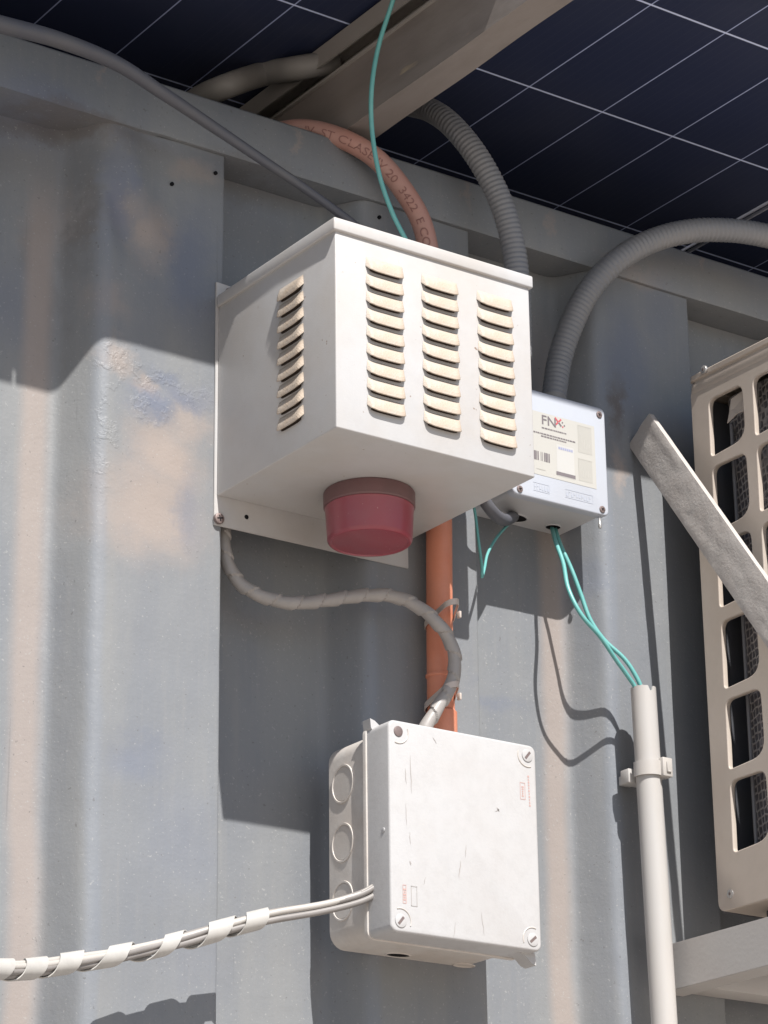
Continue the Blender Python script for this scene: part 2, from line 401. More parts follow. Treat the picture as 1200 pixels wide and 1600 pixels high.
# extra points along the flats so that dents can show
px_ = []
for a, b in zip(pr, pr[1:]):
    px_.append(a); L = math.dist(a, b); vis = -.75 < a[0] < .85
    n = int(L/.008) if vis else 0
    for i in range(1, n): px_.append((a[0]+(b[0]-a[0])*i/n, a[1]+(b[1]-a[1])*i/n))
px_.append(pr[-1])
zs = [.35, .8, 1.3, 1.7] + [1.95 + i*.009 for i in range(int((RAILZ0-1.95)/.009)+1)] + [RAILZ0]
def sst(a, b, x): t = max(0, min(1, (x-a)/(b-a))); return t*t*(3-2*t)
pa, pb = PY(158, 215), PY(205, 400)
def dent(x, y, z):
    p = Vector((x, 0, z)); d = .0011*noise.noise(p*7) + .0005*noise.noise(p*22+Vector((3,1,2)))
    # folded, crumpled panel head at the left
    u = (z-pb.z)/(pa.z-pb.z)
    if -.15 < u < 1.2:
        cx = pb.x+(pa.x-pb.x)*u; wgt = sst(-.15, .3, u)*(1-sst(1.0, 1.2, u))
        d += wgt*(.007*math.exp(-((x-cx)/.014)**2) - .004*math.exp(-((x-cx-.035)/.018)**2))
    if x < -.3 and z > 2.85: d += .006*sst(2.85, 3.0, z)*noise.noise(Vector((x*13, 2, z*16)))*sst(-.28, -.36, x)
    # a blistered corner where the lower sheet starts
    q = PY(215, 600); r2 = ((x-q.x)/.05)**2+((z-q.z)/.05)**2
    if r2 < 4: d += -.0012*math.exp(-r2)*(.4+noise.noise(p*45))
    # bottom right hand edge of the left flat is bent inwards slightly
    return y + d
bm = bmesh.new(); G = []
for z in zs: G.append([bm.verts.new((x, dent(x, y, z) if z > 1.9 else y, z)) for x, y in px_])
for r0, r1 in zip(G, G[1:]):
    for i in range(len(px_)-1): bm.faces.new((r0[i], r0[i+1], r1[i+1], r1[i]))
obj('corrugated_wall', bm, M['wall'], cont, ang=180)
xa, xb = px_[0][0], px_[-1][0]
bm = bmesh.new()
# top rail: a long pressed section, its lower lip crumpled at the left
n = 260; rings = []
for i in range(n+1):
    x = xa + (xb-xa)*i/n
    j = .0
    if x < -.30: j = .006*noise.noise(Vector((x*30, 5, 1)))*sst(-.28, -.36, x) - .004*sst(-.3,-.42,x)
    w_ = .0012*noise.noise(Vector((x*6, 0, 7)))
    z0 = RAILZ0+.0005+j*.7
    rings.append([(x, .060, z0), (x, -.0045+w_+j*.4, z0), (x, -.0065+w_, z0+.005), (x, -.0055+w_, RAILZ1-.004), (x, -.002+w_, RAILZ1), (x, .060, RAILZ1)])
loft(bm, rings)
obj('top_rail', bm, M['wall'], cont, ang=50)
bm = bmesh.new(); box(bm, xa, xb, -.002, .055, .2, .352); obj('bottom_rail', bm, M['wall'], cont, smooth=False)
bm = bmesh.new(); box(bm, xa, xb, .0602, 2.4, 3.05, 3.088); obj('roof', bm, M['wall'], cont, smooth=False)
bm = bmesh.new(); box(bm, xa, xb, 2.4, 2.44, .2, 3.088); obj('rear_wall', bm, M['wall'], cont, smooth=False)
for xx in (xa, xb-.04):
    bm = bmesh.new(); box(bm, xx, xx+.04, .0602, 2.3998, .2, 3.0498); obj('end_wall', bm, M['wall'], cont, smooth=False)
for (a, b, r_) in ((336, 271, .0022), (268, 288, .0022), (592, 340, .0022)):
    q = PY(a, b, 0); bm = bmesh.new(); cyl(bm, q+Vector((0, .001, 0)), (0,-1,0), r_, .0032, 16); obj('bolt_hole', bm, M['hole'], cont)

# ------------------------------------------------------------------ solar panels overhead
PZ_ = 3.242
g0 = PZ(941, 175, PZ_)                       # a crossing of the cell grid
seam = PZ(1134, 357, PZ_).x
pan = []
for side, (x0, x1) in enumerate(((seam-.012-10*.1158-.02, seam-.004), (seam+.004, seam+.012+10*.1158+.02), (seam-.012-20*.1158-.05, seam-.028-10*.1158))):
    lab = ('dark solar panel overhead carrying the grey beam, seen from below with pale cell lines',
           'dark solar panel at the upper right beyond the double pale seam',
           'dark solar panel at the far left overhead')[side]
    ya, yb = -.375, 1.96
    t = thing('solar_panel', lab, 'solar panel', (x0, ya, PZ_), 'solar panels mounted over the container')
    bm = bmesh.new(); box(bm, x0+.004, x1-.004, ya+.004, yb-.004, PZ_, PZ_+.006)
    bm.transform(Matrix.Translation(-Vector((g0.x, g0.y, 0))))
    o = obj('cell_sheet', bm, M['cells'], None, smooth=False)
    o.parent = t; o.location = Vector((g0.x, g0.y, 0)) - Vector(t.location)
    bm = bmesh.new()
    box(bm, x0, x0+.0022, ya, yb, PZ_-.002, PZ_+.028); box(bm, x1-.0022, x1, ya, yb, PZ_-.002, PZ_+.028)
    box(bm, x0+.0036, x1-.0036, ya, ya+.0035, PZ_-.018, PZ_+.028); box(bm, x0+.0036, x1-.0036, yb-.0035, yb, PZ_-.002, PZ_+.028)
    obj('frame', bm, M['frame'], t, smooth=False)
    if side == 0:
        bm = bmesh.new(); box(bm, x1+.0005, x1+.0075, ya, yb, PZ_+.002, PZ_+.01); obj('gap_light_block', bm, M['lightblock'], t, smooth=False)  # dark strip added to block the bright sky in the gap

# ------------------------------------------------------------------ beam that carries them
ZB = 3.105
x1 = PZ(640, 132, ZB).x; x2 = PZ(600, 207, ZB).x; x2 = (x2 + PZ(895, 0, ZB).x)/2


beam = thing('support_beam', 'grey brown steel beam crossing above the top rail under the solar panels', 'beam', (x1, -.37, ZB))
yA, yB = -.405, 1.9
bm = bmesh.new()
# channel section: web to the left, flanges running right, an inward lip
wt = .004
sec = [(x1,ZB),(x2,ZB),(x2,ZB+.018),(x2-wt,ZB+.018),(x2-wt,ZB+wt),(x1+wt,ZB+wt),(x1+wt,ZB+.078),(x2-wt,ZB+.078),(x2-wt,ZB+.064),(x2,ZB+.064),(x2,ZB+.082),(x1,ZB+.082)]
ys = [yA+(yB-yA)*i/60 for i in range(61)]
loft(bm, [[(a+.0012*noise.noise(Vector((j*.3, a*20, b*20))), y, b+.0008*noise.noise(Vector((j*.25, b*30, 9)))) for a, b in sec] for j, y in enumerate(ys)])
obj('channel', bm, M['beam'], beam, ang=30)
bm = bmesh.new(); zt = ZB+.0822
# strut rail on top: C section open to the left
sec = [(x1-.004,zt),(x1+.040,zt),(x1+.040,zt+.050),(x1-.004,zt+.050),(x1-.004,zt+.024),(x1-.001,zt+.024),(x1-.001,zt+.047),(x1+.037,zt+.047),(x1+.037,zt+.003),(x1-.004,zt+.003)]
loft(bm, [[(a, y, b) for a, b in sec] for y in (yA, yB)])
obj('mounting_rail', bm, M['alu'], beam, smooth=False)

# ------------------------------------------------------------------ alarm housing with its louvres and red beacon
AX0, AX1, AY, AZ0, AZ1 = -.244, .0115, -.233, 2.612, 2.834
al = thing('alarm_housing', 'large dusty white louvred metal housing with a red beacon lamp underneath', 'alarm box', ((AX0+AX1)/2, -.003, AZ0))
bm = bmesh.new(); box(bm, AX0, AX1, AY, -.0025, AZ0, AZ1+.004, .0016, 3); obj('body', bm, M['white'], al)
bm = bmesh.new(); box(bm, AX0-.0035, AX1+.0035, AY-.0035, -.0045, AZ1, AZ1+.0145, .0018, 3)
# lap of the folded lid at the corner
obj('lid', bm, M['white'], al)
bm = bmesh.new()
bx0, bx1 = AX0-.003, AX1-.002
tabx = PY(383, 445).x
pl = [(bx0, AZ0-.034), (bx1, AZ0-.034), (bx1, AZ1+.03), (tabx, AZ1+.030), (bx0, AZ1+.032)]
F0 = [bm.verts.new((a, -.0024, b)) for a, b in pl]; F1 = [bm.verts.new((a, -.0002, b)) for a, b in pl]
bm.faces.new(F0); bm.faces.new(F1[::-1])
for i in range(5): bm.faces.new((F0[i], F0[(i+1)%5], F1[(i+1)%5], F1[i]))
bmesh.ops.recalc_face_normals(bm, faces=bm.faces[:]); bmesh.ops.bevel(bm, geom=bm.edges[:], offset=.0005, segments=2, affect='EDGES')
# folded skirt joining plate and box along the bottom
obj('back_plate', bm, M['white'], al)
def screw(parent, c, ax, r=.004, h=.002, m='screw', name='screw'):
    bm = bmesh.new(); cyl(bm, c, ax, r, h, 20, bev=h*.4)
    ax = Vector(ax); c2 = Vector(c)+ax*(h+.0001); u = ax.orthogonal().normalized(); v = ax.cross(u); a = random.random()*3
    d = u*math.cos(a)+v*math.sin(a); e = ax.cross(d)
    for dd, ee in ((d, e), (e, d)):
        f = bm.faces.new([bm.verts.new(c2+dd*s*r*.6+ee*q*r*.12) for s, q in ((-1,-1),(1,-1),(1,1),(-1,1))]); f.material_index = 1
        c2 = c2 + ax*.00004
    return obj(name, bm, [M[m], M['hole']], parent, smooth=True)
q = PY(341, 811, -.0026); screw(al, q, (0,-1,0), .0062, .004)
q = PY(357, 455, -.0026); screw(al, q, (0,-1,0), .0034, .003)
q = PY(385, 808, -.0022); bm = bmesh.new(); cyl(bm, q, (0,-1,0), .0026, .0006, 16); obj('bolt_hole', bm, M['hole'], al)
# one louvre, pressed outwards and open underneath (width along x, outwards = -y)
LW, LH, LP = .0485, .0168, .0058
def louver_bm():
    bm = bmesh.new(); nu, nv = 22, 9; g = []
    for j in range(nv+1):
        v = j/nv; row = []
        for i in range(nu+1):
            u = -1+2*i/nu
            e = max(0, 1-abs(u)**5)**.5
            e2 = max(0, 1-(max(0, abs(u)-.70)/.30)**2)**.5
            h = LP*(math.sin(v*math.pi/2)**.85)*e2
            drop = LH*(v*(.62+.38*e))
            row.append(bm.verts.new((u*LW/2*(1-.05*(1-v)), -h-.0003, LH/2-drop)))
        g.append(row)
    for a, b in zip(g, g[1:]):
        for i in range(nu): bm.faces.new((a[i], b[i], b[i+1], a[i+1]))
    # rolled lip and the dark mouth under it
    lip = [bm.verts.new((p.co.x, p.co.y*.88-.0001, p.co.z-.0007)) for p in g[-1]]
    inn = [bm.verts.new((p.co.x*.96, -.0004, p.co.z+.0022)) for p in g[-1]]
    for i in range(nu):
        bm.faces.new((g[-1][i], lip[i], lip[i+1], g[-1][i+1]))
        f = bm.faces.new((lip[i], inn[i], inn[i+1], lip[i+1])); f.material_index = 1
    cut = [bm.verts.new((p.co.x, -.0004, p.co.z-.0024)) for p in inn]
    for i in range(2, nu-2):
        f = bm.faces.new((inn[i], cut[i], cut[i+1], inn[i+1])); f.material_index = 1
    return bm
lv = None
def louver(x, y, z, rz):
    global lv
    if lv is None:
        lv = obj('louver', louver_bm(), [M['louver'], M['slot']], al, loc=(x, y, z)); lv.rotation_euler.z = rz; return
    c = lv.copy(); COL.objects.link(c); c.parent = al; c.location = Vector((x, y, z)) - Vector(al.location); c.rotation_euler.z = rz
for (pa_, pb_, top, bot) in ((571, 633, 421, 636), (659, 718, 447, 660), (746, 803, 473, 685)):
    xm = (PY(pa_, 550, AY).x + PY(pb_, 550, AY).x)/2; pm = (pa_+pb_)/2
    za, zb = PY(pm, top, AY).z, PY(pm, bot, AY).z
    for i in range(9): louver(xm, AY, za+(zb-za)*i/8, 0)
ya_ = (PX(437, 560, AX0).y + PX(474, 560, AX0).y)/2
za, zb = PX(456, 452, AX0).z, PX(452, 657, AX0).z
for i in range(9): louver(AX0, ya_, za+(zb-za)*i/8, -math.pi/2)
# beacon
bc = PZ(577, 771, AZ0)
bl = bpy.data.objects.new('beacon_lamp', None); COL.objects.link(bl); bl.parent = al; bl.location = Vector((bc.x, bc.y, AZ0)) - Vector(al.location); bl.empty_display_size = .03
def lathe(bm, c, prof, seg=56, mi=0):
    rings = [[(c[0]+r*math.cos(2*math.pi*k/seg), c[1]+r*math.sin(2*math.pi*k/seg), c[2]+z) for k in range(seg)] for r, z in prof]
    loft(bm, rings, mi=mi); return bm
bm = bmesh.new(); lathe(bm, (bc.x, bc.y, AZ0-.0002), [(.0485,0),(.0497,-.002),(.0497,-.0165),(.0485,-.018),(.0475,-.018)])
obj('base_ring', bm, M['lensbase'], bl)
bm = bmesh.new(); lathe(bm, (bc.x, bc.y, AZ0-.018), [(.0477,0),(.0484,-.001),(.0478,-.0040),(.0460,-.0345),(.0454,-.0372),(.0440,-.0388),(.0420,-.0392),(.0405,-.0380),(.020,-.0384)])
obj('lens', bm, M['lensred'], bl)

# ------------------------------------------------------------------ big junction box
jb = thing('junction_box', 'large square weathered white junction box with three round knockouts, below the louvred housing', 'junction box', (-.003, 0, 2.13))
JX0, JX1, JZ0, JZ1, JY = -.1015, .0925, 2.1315, 2.356, -.1165
cx, cz, jw, jh = (JX0+JX1)/2, (JZ0+JZ1)/2, JX1-JX0, JZ1-JZ0
bm = bmesh.new(); rbox(bm, cx, cz, jw-.006, jh-.006, .018, -.0005, -.074, .001); obj('body', bm, M['pvcside'], jb)
bm = bmesh.new(); rbox(bm, cx, cz, jw, jh, .008, -.0735, JY, .0028)
# shallow border step on the face
ld = obj('lid', bm, M['pvcbox'], jb)
bm = bmesh.new(); rbox(bm, cx, cz, jw+.003, jh+.003, .009, -.071, -.0765, .001); obj('gasket_flange', bm, M['pvcside'], jb)
# ears at two corners of the lid
def ear(p0, d1, d2, y0, y1):
    bm = bmesh.new(); a = Vector(p0)
    base = [a, a+d1, a+d1*.42+d2*.30, a+d1*.12+d2*.85, a+d2*1.0-d1*.08, a-d1*.05+d2*.2]
    loft(bm, [[(q.x, y, q.z) for q in base] for y in (y0, (y0+y1)/2, y1)])
    obj('corner_ear', bm, M['pvcbox'], jb, ang=60)
ear((JX0+.001, 0, JZ1-.004), Vector((.030,0,0)), Vector((0,0,.012)), -.071, -.085)
ear((JX1-.001, 0, JZ0+.002), Vector((-.030,0,0)), Vector((0,0,-.014)), -.085, -.104)
for (sx, sz) in ((-1,1),(1,1),(-1,-1),(1,-1)):
    c = Vector((cx+sx*(jw/2-.012), JY-.0002, cz+sz*(jh/2-.012)))
    bm = bmesh.new(); rr = .0072 if (sx, sz) != (-1, 1) else .0056
    cyl(bm, c, (0,-1,0), rr, .0008, 24, bev=.0003)
    a = R(50 if sx*sz > 0 else 40)
    d = Vector((math.cos(a), 0, math.sin(a))); e = Vector((-math.sin(a), 0, math.cos(a)))
    if (sx, sz) != (-1, 1):
        f = bm.faces.new([bm.verts.new(c+Vector((0,-.001,0))+d*s*rr*.7+e*k*rr*.2) for s, k in ((-1,-1),(1,-1),(1,1),(-1,1))]); f.material_index = 1
    obj('screw', bm, [M['pvcbox'] if (sx, sz) != (-1, 1) else M['screw'], M['screw']], jb)
    # moulded arc round the screw, towards the middle of the lid
    bm = bmesh.new(); arc = []
    for i in range(13):
        th = math.atan2(-sz, -sx) + R(-65+130*i/12); arc.append(c + Vector((math.cos(th), 0, math.sin(th)))*.0128)
    tube(bm, arc, .0007, 6); obj('moulded_arc', bm, M['pvcside'], jb)
sidex = JX0+.003
for i, pz in enumerate((1225, 1317, 1408)):
    q = PX(536, pz, sidex); bm = bmesh.new()
    cir = [q+Vector((0, .0195*math.cos(2*math.pi*k/40), .0215*math.sin(2*math.pi*k/40))) for k in range(41)]
    F = []
    for rr, dx in ((1.0, .0002), (.98, -.0014), (.90, -.0014), (.86, .0001), (.84, -.0006), (.0, -.0006)):
        F.append([(q.x-(-dx if dx > 0 else -dx)*1.0 + (0), q.y+.0205*rr*math.cos(2*math.pi*k/40), q.z+.0215*rr*math.sin(2*math.pi*k/40)) for k in range(40)])
    F = [[(x, y, z) for x, y, z in ring] for ring in F[:-1]]
    loft(bm, F, cap0=False, cap1=True)
    obj('knockout', bm, M['pvcside'], jb)
for (a, b, rr) in ((622, 1492, .016), (725, 1508, .014)):
    q = PZ(a, b, JZ0+.003); bm = bmesh.new()
    loft(bm, [[(q.x+rr*f*math.cos(2*math.pi*k/32), q.y+rr*.62*f*math.sin(2*math.pi*k/32), JZ0+.003-hh) for k in range(32)] for f, hh in ((1,0),(.97,.0009),(.86,.0009),(.84,.0002))], cap0=False)
    if a == 622:
        for f in bm.faces:
            if len(f.verts) > 4: f.material_index = 1
    obj('knockout', bm, [M['pvcside'], M['black']], jb)
# faded stamps and scratches on the lid
bm = bmesh.new()
def stamp(bm, px0, py0, px1, py1, mi=0):
    a = PY(px0, py0, JY); b = PY(px1, py1, JY); return a, b
yS = JY-.0003
def bars(bm, x0, z0, x1, z1, n, wd, mi=0):
    for i in range(n):
        t = i/n; t2 = t+.62/n
        a = Vector((x0+(x1-x0)*t, yS, z0+(z1-z0)*t)); b = Vector((x0+(x1-x0)*t2, yS, z0+(z1-z0)*t2)); d = (b-a).normalized(); e = Vector((-d.z, 0, d.x))*wd/2*random.uniform(.6, 1.2)
        bm.faces.new([bm.verts.new(p) for p in (a-e, b-e, b+e, a+e)]).material_index = mi
q1 = PY(825, 1212, JY); q2 = PY(828, 1262, JY); bars(bm, q1.x, q1.z, q2.x, q2.z, 11, .0022)
for (a, b, c, d) in ((812,1222,821,1250), (629,1382,635,1412)):
    p, q = PY(a, b, JY), PY(c, d, JY); xa_, xb_ = min(p.x, q.x), max(p.x, q.x); za_, zb_ = min(p.z, q.z), max(p.z, q.z); tk = .0006
    quad(bm, xa_, xb_, za_, za_+tk, yS); quad(bm, xa_, xb_, zb_-tk, zb_, yS); quad(bm, xa_, xa_+tk, za_+tk, zb_-tk, yS); quad(bm, xb_-tk, xb_, za_+tk, zb_-tk, yS)
    bars(bm, (xa_+xb_)/2, za_+.003, (xa_+xb_)/2, zb_-.003, 5, .0026)
    obj('faded_stamp', bm, M['fadedred'], jb, smooth=False); bm = bmesh.new()
bm.free(); bm = bmesh.new()
p, q = PY(642, 1384, JY), PY(652, 1417, JY)
for (xa_, xb_, za_, zb_) in ((p.x, q.x, q.z, q.z+.0006), (p.x, q.x, p.z-.0006, p.z), (p.x, p.x+.0006, q.z, p.z), (q.x-.0006, q.x, q.z, p.z)): quad(bm, xa_, xb_, za_, zb_, yS)
obj('moulded_frame', bm, M['scratch'], jb, smooth=False); bm = bmesh.new()
def scratch(bm, px0, py0, px1, py1, wd):
    pts = [PY(px0+(px1-px0)*i/6+random.uniform(-.6,.6), py0+(py1-py0)*i/6, JY) for i in range(7)]
    for i in range(6):
        a, b = pts[i], pts[i+1]; d = (b-a).normalized(); e = Vector((-d.z, 0, d.x))*wd/2; w0 = math.sin(math.pi*i/6)+.15; w1 = math.sin(math.pi*(i+1)/6)+.15
        bm.faces.new([bm.verts.new(v) for v in (Vector((a.x,yS,a.z))-e*w0, Vector((b.x,yS,b.z))-e*w1, Vector((b.x,yS,b.z))+e*w1, Vector((a.x,yS,a.z))+e*w0)])
for s_ in ((641,1180,643,1240,.0009),(633,1200,635,1225,.0009),(634,1255,635,1290,.0006),(676,1152,682,1162,.0008),(720,1345,717,1372,.0011),(728,1320,727,1340,.0007),
           (776,1262,780,1268,.0018),(773,1268,781,1265,.0009),(752,1425,757,1462,.0006),(640,1300,641,1320,.0007),(665,1370,662,1382,.0006),(712,1440,709,1466,.0006),(640,1345,642,1352,.0014)):
    scratch(bm, *s_); obj('scratch', bm, M['scratch'], jb, smooth=False); bm = bmesh.new()
bm.free()
q = PX(599, 1297, JX0-.0002); bm = bmesh.new(); cyl(bm, q, (-1,0,0), .0028, .0007, 16, bev=.0003); obj('moulded_stud', bm, M['pvcbox'], jb)

# ------------------------------------------------------------------ labelled junction box, tucked behind the housing
FX0, FX1, FZ0, FZ1, FYB, FY = .1310, .2735, 2.6825, 2.8200, .0465, -.0405
fb = thing('junction_box', 'small bluish white junction box with a printed sticker, right behind the louvred housing', 'junction box', (.2, FYB, FZ0))
cx, cz, fw, fh = (FX0+FX1)/2, (FZ0+FZ1)/2, FX1-FX0, FZ1-FZ0
bm = bmesh.new(); rbox(bm, cx, cz, fw-.004, fh-.004, .007, FYB, -.030, .0008); obj('body', bm, M['fnxside'], fb)
bm = bmesh.new(); rbox(bm, cx, cz, fw, fh, .0075, -.0295, FY, .0022); obj('lid', bm, M['fnx'], fb)
for (a, b) in ((936, 648), (941, 796), (812, 764), (None, None)):
    q = PY(a, b, FY-.0002) if a else Vector((FX0+.009, FY-.0002, FZ1-.009)); screw(fb, q, (0,-1,0), .0042, .0012)
lb = None
def fp(px, py): q = PY(px, py, FY); return q.x, q.z
st = bpy.data.objects.new('sticker', None)
lx0, lz1 = fp(833, 641); lx1, _ = fp(929, 690); _, lz0 = fp(926, 762)
lz1 = fp(833, 641)[1]; lz0 = fp(926, 763)[1]; lx0 = FX0+.016
bm = bmesh.new(); quad(bm, lx0, lx1, lz0, lz1, FY-.0003, 0)
# right hand drawings
for (a, b, c, d) in ((902, 664, 925, 712), (903, 716, 926, 756)):
    xa_, za_ = fp(a, b); xb_, zb_ = fp(c, d); quad(bm, xa_, xb_, zb_, za_, FY-.00045, 3)
    quad(bm, xa_, xb_, za_-.0005, za_, FY-.0006, 4); quad(bm, xa_, xa_+.0005, zb_, za_-.0006, FY-.0006, 4)
    for k in range(6):
        x = xa_+(xb_-xa_)*(.2+.12*k); zz = zb_+(za_-zb_)*random.uniform(.15, .4); quad(bm, x, x+.0006, zz, zz+random.uniform(.004, .016), FY-.0006, 0)
# small panel in the middle: only its heading and foot (the printed square code is left out)
xa_, za_ = fp(869, 694); xb_, zb_ = fp(898, 750); quad(bm, xa_, xb_, zb_, za_, FY-.00045, 5)
a_, h_ = fp(872, 698); b_, _ = fp(895, 704); 
for k in range(7):
    x = a_+(b_-a_)*k/7; quad(bm, x, x+(b_-a_)/9, h_-.0030, h_, FY-.0006, 6)
a_, h_ = fp(869, 738); b_, h2 = fp(899, 749)
quad(bm, a_, b_, h2-.0002, h2+.0042, FY-.0006, 1)
# barcode
xa_, za_ = fp(833, 703); xb_, zb_ = fp(865, 725); x = xa_-.012
for wd, gp in ((.0006,.0008),(.0012,.0006),(.0005,.0007),(.0016,.0010),(.0008,.0005),(.0005,.0005),(.0022,.0012),(.0030,.0005),(.0010,.0009),(.0016,.0030),(.0006,.0012),(.0008,.0022),(.0014,.0006),(.0024,.0005),(.0012,.0008),(.0016,.0004)):
    if x+wd > xb_: break
    quad(bm, x, x+wd, zb_, za_, FY-.0006, 1); x += wd+gp
a_, h_ = fp(838, 731)
for k in range(9): quad(bm, a_+k*.0015, a_+k*.0015+.0011, h_-.0010, h_, FY-.0006, 3)
# printed lines (too small to read)
for (a, b, c) in ((846, 667, 884), (833, 673, 898), (845, 680, 884)):
    xs_, zs_ = fp(a, b); xe, _ = fp(c, b); x = xs_
    while x < xe:
        wd = random.uniform(.0012, .0042); quad(bm, x, min(x+wd, xe), zs_-.0016, zs_, FY-.0006, 1); x += wd+.0007
# FNX wordmark
tx, tz = fp(845, 662)
add_text(bm, 'FN', .0165, (tx, FY-.0006, tz), (1,0,0), (0,0,1), sx=1.12, mi=1, bold=.00035)
xx, xz = fp(867, 668)
s = .0115
for (d, mi_) in (((1, 1), 2), ((1, -1), 1)):
    d = Vector((d[0], 0, d[1])).normalized(); e = Vector((-d.z, 0, d.x))*.0010; c0 = Vector((xx+.005, FY-.0006-(.0001 if mi_ == 1 else 0), xz+.0078))
    for (a, b, m_) in ((-.0068, -.0005, 2), (.0008, .0062, 2 if mi_ == 2 else 1)):
        bm.faces.new([bm.verts.new(p) for p in (c0+d*a-e, c0+d*b-e, c0+d*b+e, c0+d*a+e)]).material_index = m_
for (dx, dz, m_) in ((.0115, .0030, 2), (.0140, .0052, 1), (.0112, .0085, 1)):
    c0 = Vector((xx+dx, FY-.0006, xz+dz)); f = bm.faces.new([bm.verts.new(c0+Vector((math.cos(k*math.pi/5), 0, math.sin(k*math.pi/5)))*.0011) for k in range(10)]); f.material_index = m_
M['stpanel'] = mat('sticker_white_panel', (.50,.495,.48), .5); M['bluegrey'] = mat('blue_grey_ink', (.30,.32,.46), .6); M['stline'] = mat('pale_grey_ink', (.42,.41,.37), .6)
obj('sticker', bm, [M['sticker'], M['ink'], M['inkred'], M['sticker2'], M['stline'], M['stpanel'], M['bluegrey']], fb, smooth=False)
# moulded marks near the lower edge of the lid
bm = bmesh.new()
for (a, b, c, d) in ((833, 755, 858, 770), (883, 768, 926, 784)):
    xa_, za_ = fp(a, b); xb_, zb_ = fp(c, d); zt_ = (za_+zb_)/2+.005; zl = zt_-.010; tk = .0005
    quad(bm, xa_, xb_, zt_, zt_+tk, FY-.0003); quad(bm, xa_, xb_, zl, zl+tk, FY-.0003); quad(bm, xb_, xb_+tk, zl, zt_+tk, FY-.0003)
    x = xa_+.0012
    while x < xb_-.002:
        quad(bm, x, x+.0006, zl+.002, zt_-.0015, FY-.0003); quad(bm, x+.0006, x+.0022, zl+random.choice((.002,.0045,.007)), zl+random.choice((.0028,.0053,.0078)) + .0002, FY-.00035); x += .0038
    obj('moulded_mark', bm, M['emboss'], fb, smooth=False); bm = bmesh.new()
bm.free()
# cable holes in the underside
for (a, b, ra, rb) in ((864, 823, .0095, .0080), (800, 808, .020, .012)):
    q = PZ(a, b, FZ0+.002); bm = bmesh.new()
    loft(bm, [[(q.x+ra*f*math.cos(2*math.pi*k/32), q.y+rb*f*math.sin(2*math.pi*k/32), FZ0+.002-hh) for k in range(32)] for f, hh in ((1.12,.0),(1.08,.0012),(1,.0012),(.98,.0006))], cap0=False)
    for f in bm.faces:
        if len(f.verts) > 4: f.material_index = 1
    obj('cable_hole', bm, [M['fnxside'], M['black']], fb)
q = PY(937, 812, FY+.004); bm = bmesh.new(); lathe(bm, (q.x, q.y, q.z+.004), [(.0008,0),(.0010,-.006),(.0019,-.009),(.0022,-.012),(.0016,-.0145),(.0005,-.0152)], 16); obj('drip_pin', bm, M['metal'], fb)
# fitting where the conduit enters at the top
ft = PY(864, 612, .0)
bm = bmesh.new(); tube(bm, [Vector((ft.x, .0, FZ1-.001)), Vector((ft.x, .0, FZ1+.012)), Vector((ft.x, .0, FZ1+.020))], lambda t: .0175-.002*t, 24); obj('conduit_fitting', bm, M['greypipe'], fb)

# plain box hidden behind the louvred housing (its shadow shows beside the orange conduit)
hb = thing('junction_box', 'plain grey junction box half hidden behind the right side of the louvred housing', 'junction box', (.05, 0, 2.669))
bm = bmesh.new(); rbox(bm, .0465, 2.742, .055, .148, .004, -.0005, -.100, .001); obj('body', bm, M['fnxside'], hb)
bm = bmesh.new(); rbox(bm, .0465, 2.742, .057, .150, .004, -.0995, -.130, .002); obj('lid', bm, M['pvcside'], hb)

# ------------------------------------------------------------------ conduits and cables
def path(lst, step=.003, n=16): return resample(catmull([PY(a, b, y) for a, b, y in lst], n), step)
def conduit(name, label, cat, pts, r, m, seg=22, rf=None, group=None, caps=True):
    bm = bmesh.new(); tube(bm, pts, r, seg, rf, caps); return tag(obj(name, bm, M[m], ang=180 if rf else 50), label, cat, group)
rib = lambda s, a: 1 + .032*(1 if (s % .0062) < .0036 else -1)
ribp = lambda pts: resample(pts, .00155)
# orange conduit
op = path([(405,222,.085),(440,206,.045),(485,203,.018),(540,219,-.012),(590,250,-.028),(632,300,-.036),(660,352,-.038),(673,420,-.034),(680,520,-.030),(684,640,-.026),(686,820,-.024),(687,1000,-.024),(689,1150,-.024)], .004)
t = thing('orange_conduit', 'orange plastic conduit arching over the top rail and down behind the louvred housing', 'conduit', tuple(op[-1]))
kk = next(i for i in range(len(op)) if op[i].z < 2.74 and i > 20); nop = len(op)-1
bm = bmesh.new(); tube(bm, op[kk:], .0148, 28); obj('tube', bm, M['orange'], t)
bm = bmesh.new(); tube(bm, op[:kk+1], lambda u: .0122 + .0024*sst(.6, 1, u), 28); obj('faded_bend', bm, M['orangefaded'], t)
q = PY(690, 1118, -.024); bm = bmesh.new()
lathe(bm, (q.x, q.y, q.z+.030), [(.0148,0),(.0158,-.001),(.0158,-.008),(.0148,-.012),(.0148,-.024),(.0172,-.027),(.0172,-.055),(.014,-.056)], 32); obj('coupler', bm, M['orange'], t)
q = PY(687, 1060, -.024); bm = bmesh.new(); lathe(bm, (q.x, q.y, q.z+.004), [(.0148,0),(.0157,-.0005),(.0157,-.003),(.0148,-.004)], 32); obj('ridge', bm, M['orange'], t)
